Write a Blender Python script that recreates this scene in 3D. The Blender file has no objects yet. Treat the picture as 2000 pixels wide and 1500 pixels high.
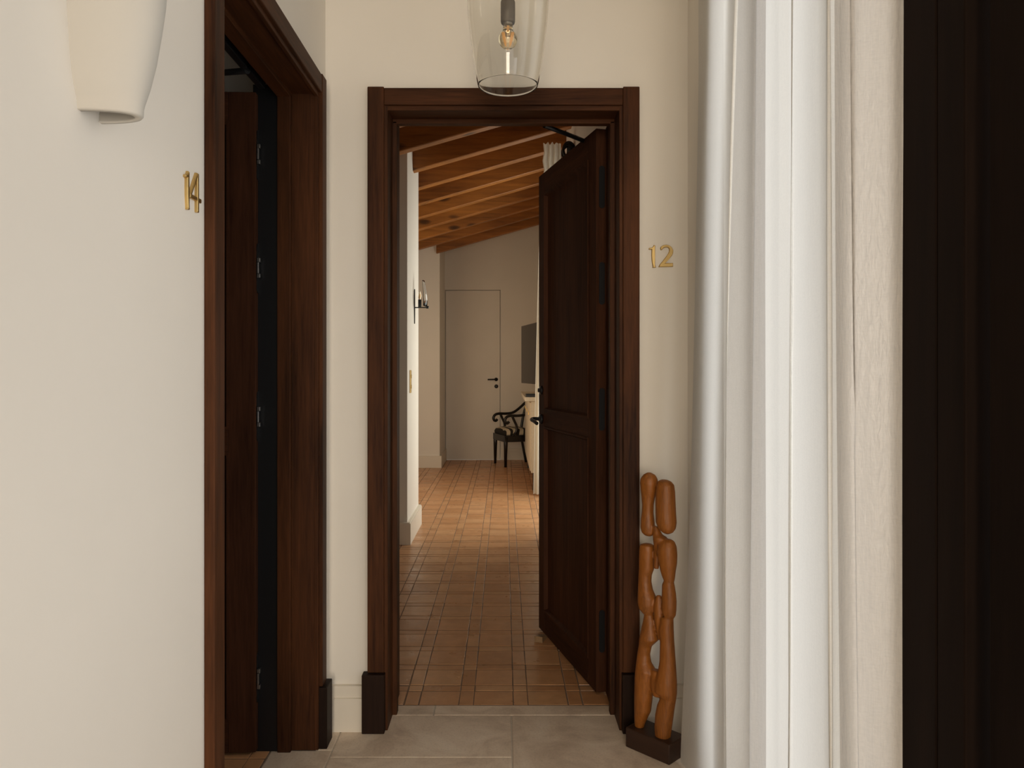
import bpy, bmesh, math, random
from mathutils import Vector, Matrix
random.seed(7)
C = bpy.context.scene.collection
sc = bpy.context.scene
PI = math.pi

# ------------------------------------------------------------------ camera, world, lights, exposure
F = 1480.0            # focal length in pixels of a 2000 px wide frame
EYE = 1.32
cam_d = bpy.data.cameras.new('camera'); cam = bpy.data.objects.new('camera', cam_d); C.objects.link(cam)
cam.location = (0, 0, EYE); cam.rotation_euler = (PI/2, 0, 0)
cam_d.sensor_width = 36; cam_d.lens = F/2000*36
cam_d.shift_x = 15/2000; cam_d.shift_y = -30/2000
cam_d.clip_start = 0.02
sc.camera = cam
w = bpy.data.worlds.new('world'); sc.world = w; w.use_nodes = True
w.node_tree.nodes['Background'].inputs[0].default_value = (0.95, 0.93, 0.88, 1)
w.node_tree.nodes['Background'].inputs[1].default_value = 0.6
sc.view_settings.view_transform = 'Standard'; sc.view_settings.look = 'None'
sc.view_settings.exposure = 0.2; sc.view_settings.gamma = 1.0
sc.view_settings.use_curve_mapping = False

def area(name, loc, size, direction, power, color):
    d = bpy.data.lights.new(name, 'AREA'); d.shape = 'RECTANGLE'; d.size, d.size_y = size
    d.energy = power; d.color = color
    o = bpy.data.objects.new(name, d); C.objects.link(o); o.location = loc
    o.rotation_euler = Vector(direction).to_track_quat('-Z', 'Y').to_euler()
    return o
# daylight at the curtained hall window and bedroom window; other lamps are added fill
area('hall_window_daylight', (0.755, 1.72, 1.33), (1.14, 2.52), (-1, 0, 0), 17.5, (0.97, 0.985, 1.0))
gd = area('right_door_fill', (0.74, 0.585, 1.25), (0.66, 2.0), (-1, 0.75, 0), 2.8, (0.98, 0.985, 1.0)); gd.data.spread = math.radians(120)  # added fill from the right through the open door frame
area('hall_side_fill', (0.62, -1.6, 1.5), (1.9, 2.3), (-1, 0.35, 0), 5, (0.98, 0.985, 1.0))  # added fill from the right behind the camera, no door stands there
area('hall_end_fill', (0.0, -4.9, 1.5), (1.25, 2.6), (0, 1, 0), 106, (1.0, 0.86, 0.68))  # added warm frontal fill behind the camera, brightens the end wall
area('bedroom_window_daylight', (0.80, 7.0, 1.3), (1.5, 2.0), (-1, 0, 0.0), 24, (1.0, 0.98, 0.85))
area('bedroom_recess_fill', (-1.70, 8.3, 1.3), (2.0, 1.6), (1, 0.25, -0.2), 13, (1.0, 0.70, 0.40))  # added warm fill from the left, brightens the far wall
area('side_room_fill', (-2.4, 1.6, 2.3), (0.8, 0.8), (0.3, 0.6, -1), 0.15, (1.0, 0.82, 0.6))  # added weak fill, the side room has no modelled source

# ------------------------------------------------------------------ materials
def new_mat(name):
    m = bpy.data.materials.new(name); m.use_nodes = True
    nt = m.node_tree; b = nt.nodes['Principled BSDF']
    return m, nt, b
def coords(nt, scale=(1, 1, 1), kind='Object'):
    t = nt.nodes.new('ShaderNodeTexCoord'); mp = nt.nodes.new('ShaderNodeMapping')
    mp.inputs['Scale'].default_value = scale
    nt.links.new(t.outputs[kind], mp.inputs[0]); return mp.outputs[0]
def noise(nt, vec, scale, detail=3, rough=0.5, dist=0.0):
    n = nt.nodes.new('ShaderNodeTexNoise'); n.inputs['Scale'].default_value = scale
    n.inputs['Detail'].default_value = detail; n.inputs['Roughness'].default_value = rough
    n.inputs['Distortion'].default_value = dist
    if vec is not None: nt.links.new(vec, n.inputs['Vector'])
    return n.outputs['Fac']
def ramp(nt, fac, stops):
    r = nt.nodes.new('ShaderNodeValToRGB'); e = r.color_ramp.elements
    while len(e) < len(stops): e.new(0.5)
    for i, (p, c) in enumerate(stops):
        e[i].position = p; e[i].color = (*c, 1)
    nt.links.new(fac, r.inputs[0]); return r.outputs[0]
def bump(nt, b, h, strength, dist=0.01):
    n = nt.nodes.new('ShaderNodeBump'); n.inputs['Strength'].default_value = strength
    n.inputs['Distance'].default_value = dist
    nt.links.new(h, n.inputs['Height']); nt.links.new(n.outputs[0], b.inputs['Normal'])
def mathn(nt, op, a, b=None):
    n = nt.nodes.new('ShaderNodeMath'); n.operation = op
    for i, v in enumerate((a, b)):
        if v is None: continue
        if isinstance(v, (int, float)): n.inputs[i].default_value = v
        else: nt.links.new(v, n.inputs[i])
    return n.outputs[0]
def mixc(nt, fac, a, b, mode='MIX'):
    n = nt.nodes.new('ShaderNodeMix'); n.data_type = 'RGBA'; n.blend_type = mode
    for i, v in ((0, fac), (6, a), (7, b)):
        if isinstance(v, (int, float)): n.inputs[i].default_value = v
        elif isinstance(v, tuple): n.inputs[i].default_value = (*v, 1)
        else: nt.links.new(v, n.inputs[i])
    return n.outputs[2]

def plaster(name, col, rough=0.85, bumps=0.12):
    m, nt, b = new_mat(name)
    v = coords(nt)
    n1 = noise(nt, v, 2.2, 4)
    c = ramp(nt, n1, [(0.3, tuple(x*0.975 for x in col)), (0.7, tuple(min(1, x*1.015) for x in col))])
    nt.links.new(c, b.inputs['Base Color']); b.inputs['Roughness'].default_value = rough
    bump(nt, b, noise(nt, v, 45, 4, 0.6), bumps, 0.002)
    return m
def wood(name, dark, light, axis='Z', rough=0.42, grain=1.0, knots=False, scale=1.0, spec=0.5):
    m, nt, b = new_mat(name)
    s = {'X': (0.06, 1, 1), 'Y': (1, 0.06, 1), 'Z': (1, 1, 0.06)}[axis]
    v = coords(nt, tuple(x*scale for x in s))
    fine = noise(nt, v, 150, 3, 0.65)
    broad = noise(nt, v, 16, 4, 0.6, 1.4)
    v2 = coords(nt, tuple(x*scale for x in {'X': (0.3, 1, 1), 'Y': (1, 0.3, 1), 'Z': (1, 1, 0.3)}[axis]))
    patch = noise(nt, v2, 5.0, 2, 0.5)
    f = mathn(nt, 'ADD', mathn(nt, 'MULTIPLY', fine, 0.30*grain), mathn(nt, 'ADD', mathn(nt, 'MULTIPLY', broad, 0.45), mathn(nt, 'MULTIPLY', patch, 0.35)))
    mid = tuple((a+b_)/2 for a, b_ in zip(dark, light))
    c = ramp(nt, f, [(0.36, dark), (0.52, mid), (0.70, light)])
    if knots:
        vk = nt.nodes.new('ShaderNodeTexVoronoi'); vk.inputs['Scale'].default_value = 3.4
        nt.links.new(coords(nt, {'X': (0.55, 1.3, 1.3), 'Y': (1, 0.55, 1), 'Z': (1, 1, 0.55)}[axis]), vk.inputs['Vector'])
        k = ramp(nt, vk.outputs['Distance'], [(0.0, (0, 0, 0)), (0.09, (0.25, 0.25, 0.25)), (0.16, (1, 1, 1))])
        c = mixc(nt, 0.85, c, k, 'MULTIPLY')
    nt.links.new(c, b.inputs['Base Color'])
    b.inputs['Roughness'].default_value = rough
    b.inputs['Specular IOR Level'].default_value = spec
    bump(nt, b, fine, 0.10*grain, 0.0015)
    return m
def simple(name, col, rough=0.5, metal=0.0, nscale=60, amt=0.06, spec=0.5):
    m, nt, b = new_mat(name)
    n = noise(nt, coords(nt), nscale, 2)
    c = ramp(nt, n, [(0.3, tuple(x*(1-amt) for x in col)), (0.7, tuple(min(1, x*(1+amt)) for x in col))])
    nt.links.new(c, b.inputs['Base Color'])
    b.inputs['Roughness'].default_value = rough; b.inputs['Metallic'].default_value = metal
    b.inputs['Specular IOR Level'].default_value = spec
    return m

WALL = plaster('cream_plaster', (0.835, 0.785, 0.705))
CEIL = plaster('ceiling_plaster', (0.76, 0.69, 0.58))
CERAMIC = plaster('matt_ceramic', (0.56, 0.53, 0.475), 0.75, 0.05)
BASEB = plaster('painted_skirting', (0.80, 0.73, 0.62), 0.55, 0.04)
WD, WL = (0.011, 0.0038, 0.0016), (0.094, 0.033, 0.0115)
DARKZ = wood('stained_oak_vertical', WD, WL, 'Z', 0.55, spec=0.12)
LEAFZ = wood('stained_door_oak', (0.021, 0.0084, 0.0044), (0.082, 0.031, 0.0150), 'Z', 0.6, spec=0.06)
LEAFX = wood('stained_door_oak_horizontal', (0.021, 0.0084, 0.0044), (0.082, 0.031, 0.0150), 'X', 0.6, spec=0.06)
DARKX = wood('stained_oak_horizontal', WD, WL, 'X', 0.55, spec=0.12)
PLINTHZ = wood('shaded_plinth', (0.006, 0.003, 0.002), (0.026, 0.012, 0.007), 'Z', 0.55, spec=0.12)  # shade near the floor put into a darker plinth colour
NEARBLACK = wood('ebonised_oak', (0.006, 0.0034, 0.0022), (0.013, 0.0070, 0.0045), 'Z', 0.7, spec=0.05)
PINE = wood('orange_pine', (0.15, 0.050, 0.007), (0.46, 0.172, 0.028), 'X', 0.5, 0.8, True)
PINEB = wood('roof_boards', (0.16, 0.05, 0.012), (0.34, 0.12, 0.03), 'X', 0.55, 0.8)
CARVED = wood('carved_teak', (0.085, 0.026, 0.004), (0.30, 0.097, 0.012), 'Z', 0.48, 1.6, scale=2.2)
PLINTH = wood('plinth_wood', (0.012, 0.005, 0.003), (0.05, 0.020, 0.010), 'X', 0.45)
def carve(m):
    nt = m.node_tree; b = nt.nodes['Principled BSDF']
    v = nt.nodes.new('ShaderNodeTexVoronoi'); v.inputs['Scale'].default_value = 42
    nt.links.new(coords(nt, (1, 1, 0.8)), v.inputs['Vector'])
    bump(nt, b, v.outputs['Distance'], 0.22, 0.006)
carve(CARVED)
BRASS = simple('brushed_brass', (0.62, 0.43, 0.17), 0.36, 1.0)
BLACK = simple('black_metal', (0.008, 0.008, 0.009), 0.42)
SILVER = simple('dull_steel', (0.30, 0.29, 0.28), 0.4, 1.0)
BRONZE = simple('grey_bronze', (0.125, 0.105, 0.085), 0.5, 0.2)
LACQUER = simple('black_lacquer', (0.008, 0.006, 0.005), 0.28)
WHITE = simple('cream_lacquer', (0.78, 0.70, 0.56), 0.45)
SCREEN = simple('tv_screen', (0.012, 0.011, 0.011), 0.18)
GROUT = simple('grey_mortar', (0.215, 0.140, 0.092), 0.9, 0, 90, 0.12)
GROUTL = simple('pale_mortar', (0.58, 0.50, 0.41), 0.9, 0, 90, 0.08)

def terracotta():
    m, nt, b = new_mat('terracotta')
    oi = nt.nodes.new('ShaderNodeObjectInfo'); ge = nt.nodes.new('ShaderNodeNewGeometry')
    r = mathn(nt, 'FRACT', mathn(nt, 'ADD', oi.outputs['Random'], ge.outputs['Random Per Island']))
    c1 = ramp(nt, r, [(0.0, (0.48, 0.240, 0.108)), (0.3, (0.56, 0.290, 0.138)), (0.6, (0.59, 0.310, 0.150)), (0.8, (0.62, 0.345, 0.172)), (1.0, (0.54, 0.295, 0.150))])
    pos = nt.nodes.new('ShaderNodeTexCoord')
    n = noise(nt, ge.outputs['Position'], 14, 4, 0.6)
    c2 = ramp(nt, n, [(0.3, (0.86, 0.84, 0.80)), (0.72, (1.08, 1.07, 1.05))])
    nt.links.new(mixc(nt, 1.0, c1, c2, 'MULTIPLY'), b.inputs['Base Color'])
    rr = mathn(nt, 'ADD', mathn(nt, 'MULTIPLY', noise(nt, ge.outputs['Position'], 9, 3), 0.34), 0.16)
    nt.links.new(rr, b.inputs['Roughness'])
    h = mathn(nt, 'ADD', noise(nt, ge.outputs['Position'], 26, 4, 0.6), mathn(nt, 'MULTIPLY', noise(nt, ge.outputs['Position'], 7, 2), 1.5))
    bump(nt, b, h, 0.22, 0.005)
    return m
TERRA = terracotta()
def limestone():
    m, nt, b = new_mat('limestone')
    ge = nt.nodes.new('ShaderNodeNewGeometry'); oi = nt.nodes.new('ShaderNodeObjectInfo')
    n = noise(nt, ge.outputs['Position'], 5, 6, 0.62, 0.8)
    c = ramp(nt, n, [(0.33, (0.56, 0.43, 0.32)), (0.5, (0.72, 0.58, 0.445)), (0.68, (0.82, 0.69, 0.55))])
    spk = ramp(nt, noise(nt, ge.outputs['Position'], 130, 2), [(0.25, (0.86, 0.86, 0.85)), (0.5, (1, 1, 1))])
    c = mixc(nt, 1.0, c, spk, 'MULTIPLY')
    ob = mathn(nt, 'ADD', mathn(nt, 'MULTIPLY', oi.outputs['Random'], 0.12), 0.94)
    cc = nt.nodes.new('ShaderNodeVectorMath'); cc.operation = 'SCALE'
    nt.links.new(c, cc.inputs[0]); nt.links.new(ob, cc.inputs['Scale'])
    nt.links.new(cc.outputs[0], b.inputs['Base Color'])
    b.inputs['Roughness'].default_value = 0.52
    bump(nt, b, noise(nt, ge.outputs['Position'], 22, 5, 0.65), 0.22, 0.004)
    return m
STONE = limestone()
def sheer(name, col, transl, open_):
    m, nt, b = new_mat(name)
    b.inputs['Roughness'].default_value = 0.8
    b.inputs['Base Color'].default_value = (*col, 1)
    tr = nt.nodes.new('ShaderNodeBsdfTranslucent'); tr.inputs[0].default_value = (*col, 1)
    mx = nt.nodes.new('ShaderNodeMixShader'); mx.inputs[0].default_value = transl
    tp = nt.nodes.new('ShaderNodeBsdfTransparent'); m2 = nt.nodes.new('ShaderNodeMixShader'); m2.inputs[0].default_value = open_
    nt.links.new(mx.outputs[0], m2.inputs[1]); nt.links.new(tp.outputs[0], m2.inputs[2])
    nt.links.new(b.outputs[0], mx.inputs[1]); nt.links.new(tr.outputs[0], mx.inputs[2])
    nt.links.new(m2.outputs[0], nt.nodes['Material Output'].inputs[0])
    v = coords(nt, (1, 1, 0.05))
    slub = noise(nt, v, 420, 3, 0.7)
    vz = coords(nt, (0.25, 0.25, 1))
    weft = noise(nt, vz, 380, 2, 0.6)
    h = mathn(nt, 'ADD', slub, mathn(nt, 'MULTIPLY', weft, 0.7))
    c = ramp(nt, h, [(0.55, tuple(x*0.90 for x in col)), (1.1, tuple(min(1, x*1.03) for x in col))])
    nt.links.new(c, b.inputs['Base Color'])
    bump(nt, b, h, 0.25, 0.002)
    return m
SHEER = sheer('sheer_linen', (0.785, 0.765, 0.72), 0.30, 0.14)
BEDSHEER = sheer('bedroom_linen', (0.88, 0.84, 0.74), 0.45, 0.05)
SHADE_FOLD = sheer('shaded_linen', (0.55, 0.52, 0.485), 0.20, 0.0)  # fold shade put into a darker, less translucent linen, still one layer
def rippled_silk():
    m = SHADE_FOLD.copy(); m.name = 'shaded_shiny_slub_linen'; nt = m.node_tree; b = nt.nodes['Principled BSDF']  # keeps the fold shade in its colour, adds gloss and ripples
    v = coords(nt, (1, 1, 0.32))
    h = noise(nt, v, 120, 2, 0.5, 0.3)
    for l in list(b.inputs['Normal'].links): nt.links.remove(l)
    bump(nt, b, h, 0.5, 0.006)
    b.inputs['Roughness'].default_value = 0.36; b.inputs['Specular IOR Level'].default_value = 0.38
    return m
RIPPLE = rippled_silk()
def glass(name, col=(1, 1, 1), rough=0.0):
    m, nt, b = new_mat(name)
    b.inputs['Base Color'].default_value = (*col, 1); b.inputs['Transmission Weight'].default_value = 1
    b.inputs['Roughness'].default_value = rough; b.inputs['IOR'].default_value = 1.45
    return m
GLASS = glass('clear_glass', (0.97, 0.965, 0.94)); BULBG = glass('bulb_glass', (1.0, 0.93, 0.78))
def glow(name, col, s):
    m, nt, b = new_mat(name); b.inputs['Base Color'].default_value = (*col, 1)
    b.inputs['Emission Color'].default_value = (*col, 1); b.inputs['Emission Strength'].default_value = s
    return m
FILAMENT = glow('warm_filament', (1.0, 0.50, 0.14), 0.22)
def zebra():
    m, nt, b = new_mat('striped_upholstery')
    wv = nt.nodes.new('ShaderNodeTexWave'); wv.inputs['Scale'].default_value = 5.5
    wv.inputs['Distortion'].default_value = 2.6; wv.inputs['Detail'].default_value = 1.5
    nt.links.new(coords(nt, (0.6, 1.4, 1)), wv.inputs['Vector'])
    c = ramp(nt, wv.outputs['Fac'], [(0.36, (0.018, 0.015, 0.012)), (0.46, (0.62, 0.54, 0.40))])
    nt.links.new(c, b.inputs['Base Color']); b.inputs['Roughness'].default_value = 0.85
    return m
ZEBRA = zebra()

# ------------------------------------------------------------------ mesh helpers
class MB:
    def __init__(s): s.v = []; s.f = []; s.smooth = []
    def add(s, vs, fs, smooth=False):
        o = len(s.v); s.v += [tuple(v) for v in vs]
        s.f += [tuple(i+o for i in f) for f in fs]; s.smooth += [smooth]*len(fs)
        return s
    def box(s, a, b, bev=0.0):
        a, b = [min(p, q) for p, q in zip(a, b)], [max(p, q) for p, q in zip(a, b)]
        if bev <= 0:
            x0, y0, z0 = a; x1, y1, z1 = b
            return s.add([(x0,y0,z0),(x1,y0,z0),(x1,y1,z0),(x0,y1,z0),(x0,y0,z1),(x1,y0,z1),(x1,y1,z1),(x0,y1,z1)],
                         [(0,3,2,1),(4,5,6,7),(0,1,5,4),(1,2,6,5),(2,3,7,6),(3,0,4,7)])
        bm = bmesh.new(); bmesh.ops.create_cube(bm, size=1)
        for v in bm.verts: v.co = Vector([a[i]+(v.co[i]+0.5)*(b[i]-a[i]) for i in range(3)])
        bmesh.ops.bevel(bm, geom=list(bm.edges), offset=bev, segments=2, profile=0.5, affect='EDGES')
        bm.verts.index_update()
        s.add([v.co for v in bm.verts], [[v.index for v in f.verts] for f in bm.faces]); bm.free(); return s
    def prism(s, pts, axis, a, b):
        """closed polygon pts (2D) extruded from a to b along axis"""
        n = len(pts)
        def p3(p, t): return {'X': (t, p[0], p[1]), 'Y': (p[0], t, p[1]), 'Z': (p[0], p[1], t)}[axis]
        vs = [p3(p, a) for p in pts]+[p3(p, b) for p in pts]
        fs = [tuple(range(n)), tuple(range(2*n-1, n-1, -1))]+[(i, i+n, (i+1) % n+n, (i+1) % n) for i in range(n)]
        return s.add(vs, fs)
    def loft(s, rings, closed=True, cap=True, smooth=True):
        n = len(rings[0]); vs = [p for r in rings for p in r]; fs = []
        for k in range(len(rings)-1):
            for i in range(n if closed else n-1):
                j = (i+1) % n
                fs.append((k*n+i, k*n+j, (k+1)*n+j, (k+1)*n+i))
        s.add(vs, fs, smooth)
        if cap:
            o = len(s.v)-len(vs)
            s.f += [tuple(o+i for i in range(n-1, -1, -1)), tuple(o+len(vs)-n+i for i in range(n))]; s.smooth += [False]*2
        return s
    def tube(s, pts, r, n=10, cap=True):
        pts = [Vector(p) for p in pts]; rs = r if isinstance(r, (list, tuple)) else [r]*len(pts)
        rings = []; up = None
        for i, p in enumerate(pts):
            d = (pts[min(i+1, len(pts)-1)]-pts[max(i-1, 0)]).normalized()
            if up is None:
                up = Vector((0, 0, 1)) if abs(d.z) < 0.9 else Vector((1, 0, 0))
            sx = d.cross(up).normalized(); up = sx.cross(d).normalized()
            rings.append([p+(sx*math.cos(t)+up*math.sin(t))*rs[i] for t in [2*PI*k/n for k in range(n)]])
        return s.loft(rings, True, cap)
    def lathe(s, prof, c=(0, 0, 0), n=48, cap=False):
        rings = [[(c[0]+r*math.cos(2*PI*k/n), c[1]+r*math.sin(2*PI*k/n), c[2]+z) for k in range(n)] for r, z in prof]
        return s.loft(rings, True, cap)
    def build(s, name, mat, parent=None, fix=True):
        me = bpy.data.meshes.new(name); me.from_pydata(s.v, [], s.f); me.update()
        if fix:
            bm = bmesh.new(); bm.from_mesh(me); bmesh.ops.recalc_face_normals(bm, faces=bm.faces); bm.to_mesh(me); bm.free()
        me.polygons.foreach_set('use_smooth', s.smooth)
        me.materials.append(mat)
        o = bpy.data.objects.new(name, me); C.objects.link(o)
        if parent: o.parent = parent
        return o
def empty(name, loc=(0, 0, 0), rz=0.0):
    o = bpy.data.objects.new(name, None); C.objects.link(o); o.location = loc; o.rotation_euler = (0, 0, rz)
    o.empty_display_size = 0.1
    return o
def tag(o, label=None, cat=None, group=None, kind=None):
    for k, v in (('label', label), ('category', cat), ('group', group), ('kind', kind)):
        if v: o[k] = v
    return o
def BOX(name, mat, a, b, parent=None, bev=0.0): return MB().box(a, b, bev).build(name, mat, parent)
def smoothp(pts, n=6):
    """Catmull-Rom through 3D points"""
    P = [Vector(p) for p in pts]; out = []
    for i in range(len(P)-1):
        p0, p1, p2, p3 = P[max(i-1, 0)], P[i], P[i+1], P[min(i+2, len(P)-1)]
        for k in range(n):
            t = k/n
            out.append(0.5*((2*p1)+(p2-p0)*t+(2*p0-5*p1+4*p2-p3)*t*t+(3*p1-p0-3*p2+p3)*t**3))
    out.append(P[-1]); return out

# ------------------------------------------------------------------ dimensions
YB = 2.775            # hall face of the back wall
WT = 0.30             # its thickness
XL, XR = -0.655, 0.672
HC = 2.86             # hall ceiling
DC = -0.003           # centre of the back door
LC = 2.172            # centre (along the left wall) of the left door
LT = 0.19             # left wall thickness
YF = 10.97            # far wall of the bedroom
BX = -1.75            # bedroom left wall
BR = 0.54             # bedroom right wall

# ------------------------------------------------------------------ floors
def floor_slab(parent, x0, x1, y0, y1, mat, name, gap=0.0025, top=0.0, th=0.018, bev=0.002):
    return MB().box((x0+gap, y0+gap, top-th), (x1-gap, y1-gap, top), bev).build(name, mat, parent)
fl = BOX('floor', GROUTL, (-0.806, -5.0, -0.05), (0.70, 2.974, -0.003))
tag(fl, 'pale limestone slab floor of the hall', 'floor', kind='structure')
for x0, x1, y0, y1 in [(-0.595, 0.027, 2.573, 2.886), (0.027, XR, 2.28, 2.886), (-0.595, 0.027, 1.95, 2.573), (0.027, XR, 1.60, 2.28),
                       (-0.595, 0.20, 1.30, 1.95), (0.20, XR, 0.95, 1.60), (-0.595, 0.20, 0.6, 1.30), (-0.595, 0.1, -0.1, 0.6), (0.20, XR, 0.6, 0.95),
                       (0.1, XR, -0.1, 0.6), (-0.595, 0.0, -0.9, -0.1), (0.0, XR, -0.9, -0.1), (-0.595, 0.1, -4.9, -0.9), (0.1, XR, -4.9, -0.9),
                       (XL-0.002, -0.595, 2.62, YB), (-0.806, -0.595, 1.72, 2.62), (XL, -0.595, 0.6, 1.72), (XL, -0.595, -0.6, 0.6), (XL, -0.595, -4.9, -0.6),
                       (-0.43, -0.270, 2.886, 2.973), (-0.270, 0.425, 2.886, 2.973)]:
    floor_slab(fl, x0, x1, y0, y1, STONE, 'slab')

bf = BOX('floor', GROUT, (BX, 2.974, -0.05), (BR+0.15, YF, -0.0018))
tag(bf, 'terracotta tile floor of the bedroom in a tartan of squares and strips', 'floor', kind='structure')
cells = []
PX, PY, SX, SY = 0.2155, 0.2218, 0.058, 0.056
for i in range(-9, 5):
    for j in range(-2, 37):
        xs, ys = 0.036+PX*i, 3.103+PY*j
        for (xa, xb) in ((xs, xs+SX), (xs+SX, xs+PX)):
            for (ya, yb) in ((ys, ys+SY), (ys+SY, ys+PY)):
                xa_, xb_, ya_, yb_ = max(xa, BX), min(xb, BR+0.15), max(ya, 2.975), min(yb, YF)
                if xb_-xa_ > 0.012 and yb_-ya_ > 0.012: cells.append((xa_, xb_, ya_, yb_))
def seen(c):
    x, y = (c[0]+c[1])/2, (c[2]+c[3])/2; p = 985+F*x/y
    return 778 < p < 1056 or (y < 3.9 and 778 < p < 1175-(y-3.05)*150)
vis = sorted([c for c in cells if seen(c)], key=lambda c: c[2])
part_cells = vis[:292]; ps = set(part_cells)
TM = {}
def tile_mesh(wx, wy):
    k = (round(wx, 3), round(wy, 3), random.randrange(2))
    if k not in TM:
        mb = MB(); g = 0.0022; e = 0.0010
        a, b = wx/2-g, wy/2-g*1.9
        j = [random.uniform(-0.0012, 0.0012) for _ in range(8)]
        lo = [(-a+j[0], -b+j[1]), (a+j[2], -b+j[3]), (a+j[4], b+j[5]), (-a+j[6], b+j[7])]
        vs = [(x, y, -0.012) for x, y in lo]+[(x, y, -0.0006) for x, y in lo]+[(x-math.copysign(e, x), y-math.copysign(e, y), 0.0) for x, y in lo]
        mb.add(vs, [(8, 9, 10, 11)]+[(i, (i+1) % 4, 4+(i+1) % 4, 4+i) for i in range(4)]+[(4+i, 4+(i+1) % 4, 8+(i+1) % 4, 8+i) for i in range(4)])
        me = bpy.data.meshes.new('tile'); me.from_pydata(mb.v, [], mb.f); me.materials.append(TERRA); TM[k] = me
    return TM[k]
def put_tile(parent, c):
    o = bpy.data.objects.new('tile', tile_mesh(c[1]-c[0], c[3]-c[2])); C.objects.link(o); o.parent = parent
    o.location = ((c[0]+c[1])/2, (c[2]+c[3])/2, random.uniform(-0.0008, 0.0004))
    o.rotation_euler = (random.uniform(-0.004, 0.004), random.uniform(-0.004, 0.004), random.uniform(-0.004, 0.004))
for c in part_cells: put_tile(bf, c)
mb = MB()
for c in cells:
    if c in ps: continue
    g = 0.0016; z = random.uniform(-0.0012, 0.0008); e = 0.002
    t = [random.uniform(-0.0007, 0.0007) for _ in range(4)]
    gy = 0.0042
    q = [(c[0]+g, c[2]+gy), (c[1]-g, c[2]+gy), (c[1]-g, c[3]-gy), (c[0]+g, c[3]-gy)]
    q2 = [(c[0]+g+e, c[2]+gy+e), (c[1]-g-e, c[2]+gy+e), (c[1]-g-e, c[3]-gy-e), (c[0]+g+e, c[3]-gy-e)]
    mb.add([(x, y, -0.006) for x, y in q]+[(x, y, z+t[k]) for k, (x, y) in enumerate(q2)], [(4, 5, 6, 7)]+[(i, (i+1) % 4, 4+(i+1) % 4, 4+i) for i in range(4)])
tag(mb.build('tiles', TERRA, bf), kind='stuff')

sf = BOX('floor', GROUT, (-3.0, 0.2, -0.05), (-0.806, 3.6, -0.0026))
tag(sf, 'terracotta tile floor of the side room behind the left door', 'floor', kind='structure')
for i in range(6):
    for j in range(4):
        xa, ya = -0.81-0.2155*(i+1), 1.9+0.2218*j
        put_tile(sf, (xa, xa+0.2155-0.058*(i % 2 == 0), ya, ya+0.2218))
        if i % 2 == 0: put_tile(sf, (xa+0.1575, xa+0.2155, ya, ya+0.2218))

# ------------------------------------------------------------------ walls and ceilings
def struct(name, mat, boxes, label, cat='wall'):
    mb = MB()
    for a, b in boxes: mb.box(a, b)
    return tag(mb.build(name, mat), label, cat, kind='structure')
OH = 2.322             # rough opening height
zb = -0.05
struct('wall_back', WALL, [((XL-LT, YB, zb), (DC-0.445, YB+WT, 3.9)), ((DC+0.445, YB, zb), (XR+0.2, YB+WT, 3.9)), ((DC-0.445, YB, OH), (DC+0.445, YB+WT, 3.9)),
                           ((BX-0.2, YB, zb), (XL-LT, YB+WT, 3.9))],
       'cream plaster end wall of the hall around the central doorway')
struct('wall_left', WALL, [((XL-LT, LC+0.462, zb), (XL, YB, 2.95)), ((XL-LT, -5.0, zb), (XL, LC-0.462, 2.95)), ((XL-LT, LC-0.462, OH), (XL, LC+0.462, 2.95))],
       'cream plaster left wall of the hall with the pale sconce')
struct('wall_right', WALL, [((XR, 2.32, zb), (XR+0.2, YB, 2.95)), ((XR, 1.08, 2.62), (XR+0.2, 2.32, 2.95)), ((XR, 1.08, zb), (XR+0.2, 1.14, 2.62)),
                            ((XR, 0.1, 2.35), (XR+0.2, 1.08, 2.95)), ((XR, -0.1, zb), (XR+0.2, 0.1, 2.95)),
                            ((XR, 1.14, zb), (XR+0.2, 2.32, 0.04))],
       'cream right wall of the hall behind the white curtain')
struct('ceiling', CEIL, [((XL-LT, -5.0, HC), (XR+0.2, YB, HC+0.08))], 'flat pale ceiling of the hall above the pendant lamp', 'ceiling')
# side room
struct('wall_side', WALL, [((-3.1, 3.2, zb), (XL-LT, 3.3, 3.0)), ((-3.1, 0.2, zb), (-3.0, 3.3, 3.0)), ((-3.1, 0.1, zb), (XL-LT, 0.2, 3.0)), ((-3.1, 0.1, 2.75), (XL-LT, 3.3, 2.85))],
       'dim plaster wall of the side room behind the left door')
# bedroom
struct('wall_stub', WALL, [((BX, 5.70, zb), (-0.730, 6.44, 3.3))], 'projecting wall end just inside the bedroom on the left, its right face sunlit')
struct('wall_pilaster', WALL, [((BX, 10.10, zb), (-0.862, YF, 3.6))], 'shallow projecting wall block in the far left corner of the bedroom')
struct('wall_far', WALL, [((BX, YF, zb), (-0.857, YF+0.1, 4.0)), ((-0.055, YF, zb), (BR+0.2, YF+0.1, 4.0)), ((-0.857, YF, 2.459), (-0.055, YF+0.1, 4.0)), ((-0.857, YF+0.05, zb), (-0.055, YF+0.1, 2.459))],
       'shaded far wall of the bedroom under the sloping beams')
struct('wall_bedroom_left', WALL, [((BX-0.1, YB+WT, zb), (BX, YF, 3.6))], 'outer left wall of the bedroom beyond the projecting wall end')
struct('wall_bedroom_right', WALL, [((BR, YB+WT, zb), (BR+0.12, 5.95, 4.0)), ((BR, 7.75, zb), (BR+0.12, YF, 4.0)), ((BR, 5.95, 2.95), (BR+0.12, 7.75, 4.0)), ((BR, 5.95, zb), (BR+0.12, 7.75, 0.12))],
       'right wall of the bedroom behind the open dark door')
SL = 0.284
def zbeam(x): return 2.898+SL*(x+0.73)
cl = MB()
ct = 0.215
xa, xb = BX-0.1, BR+0.12
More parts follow.
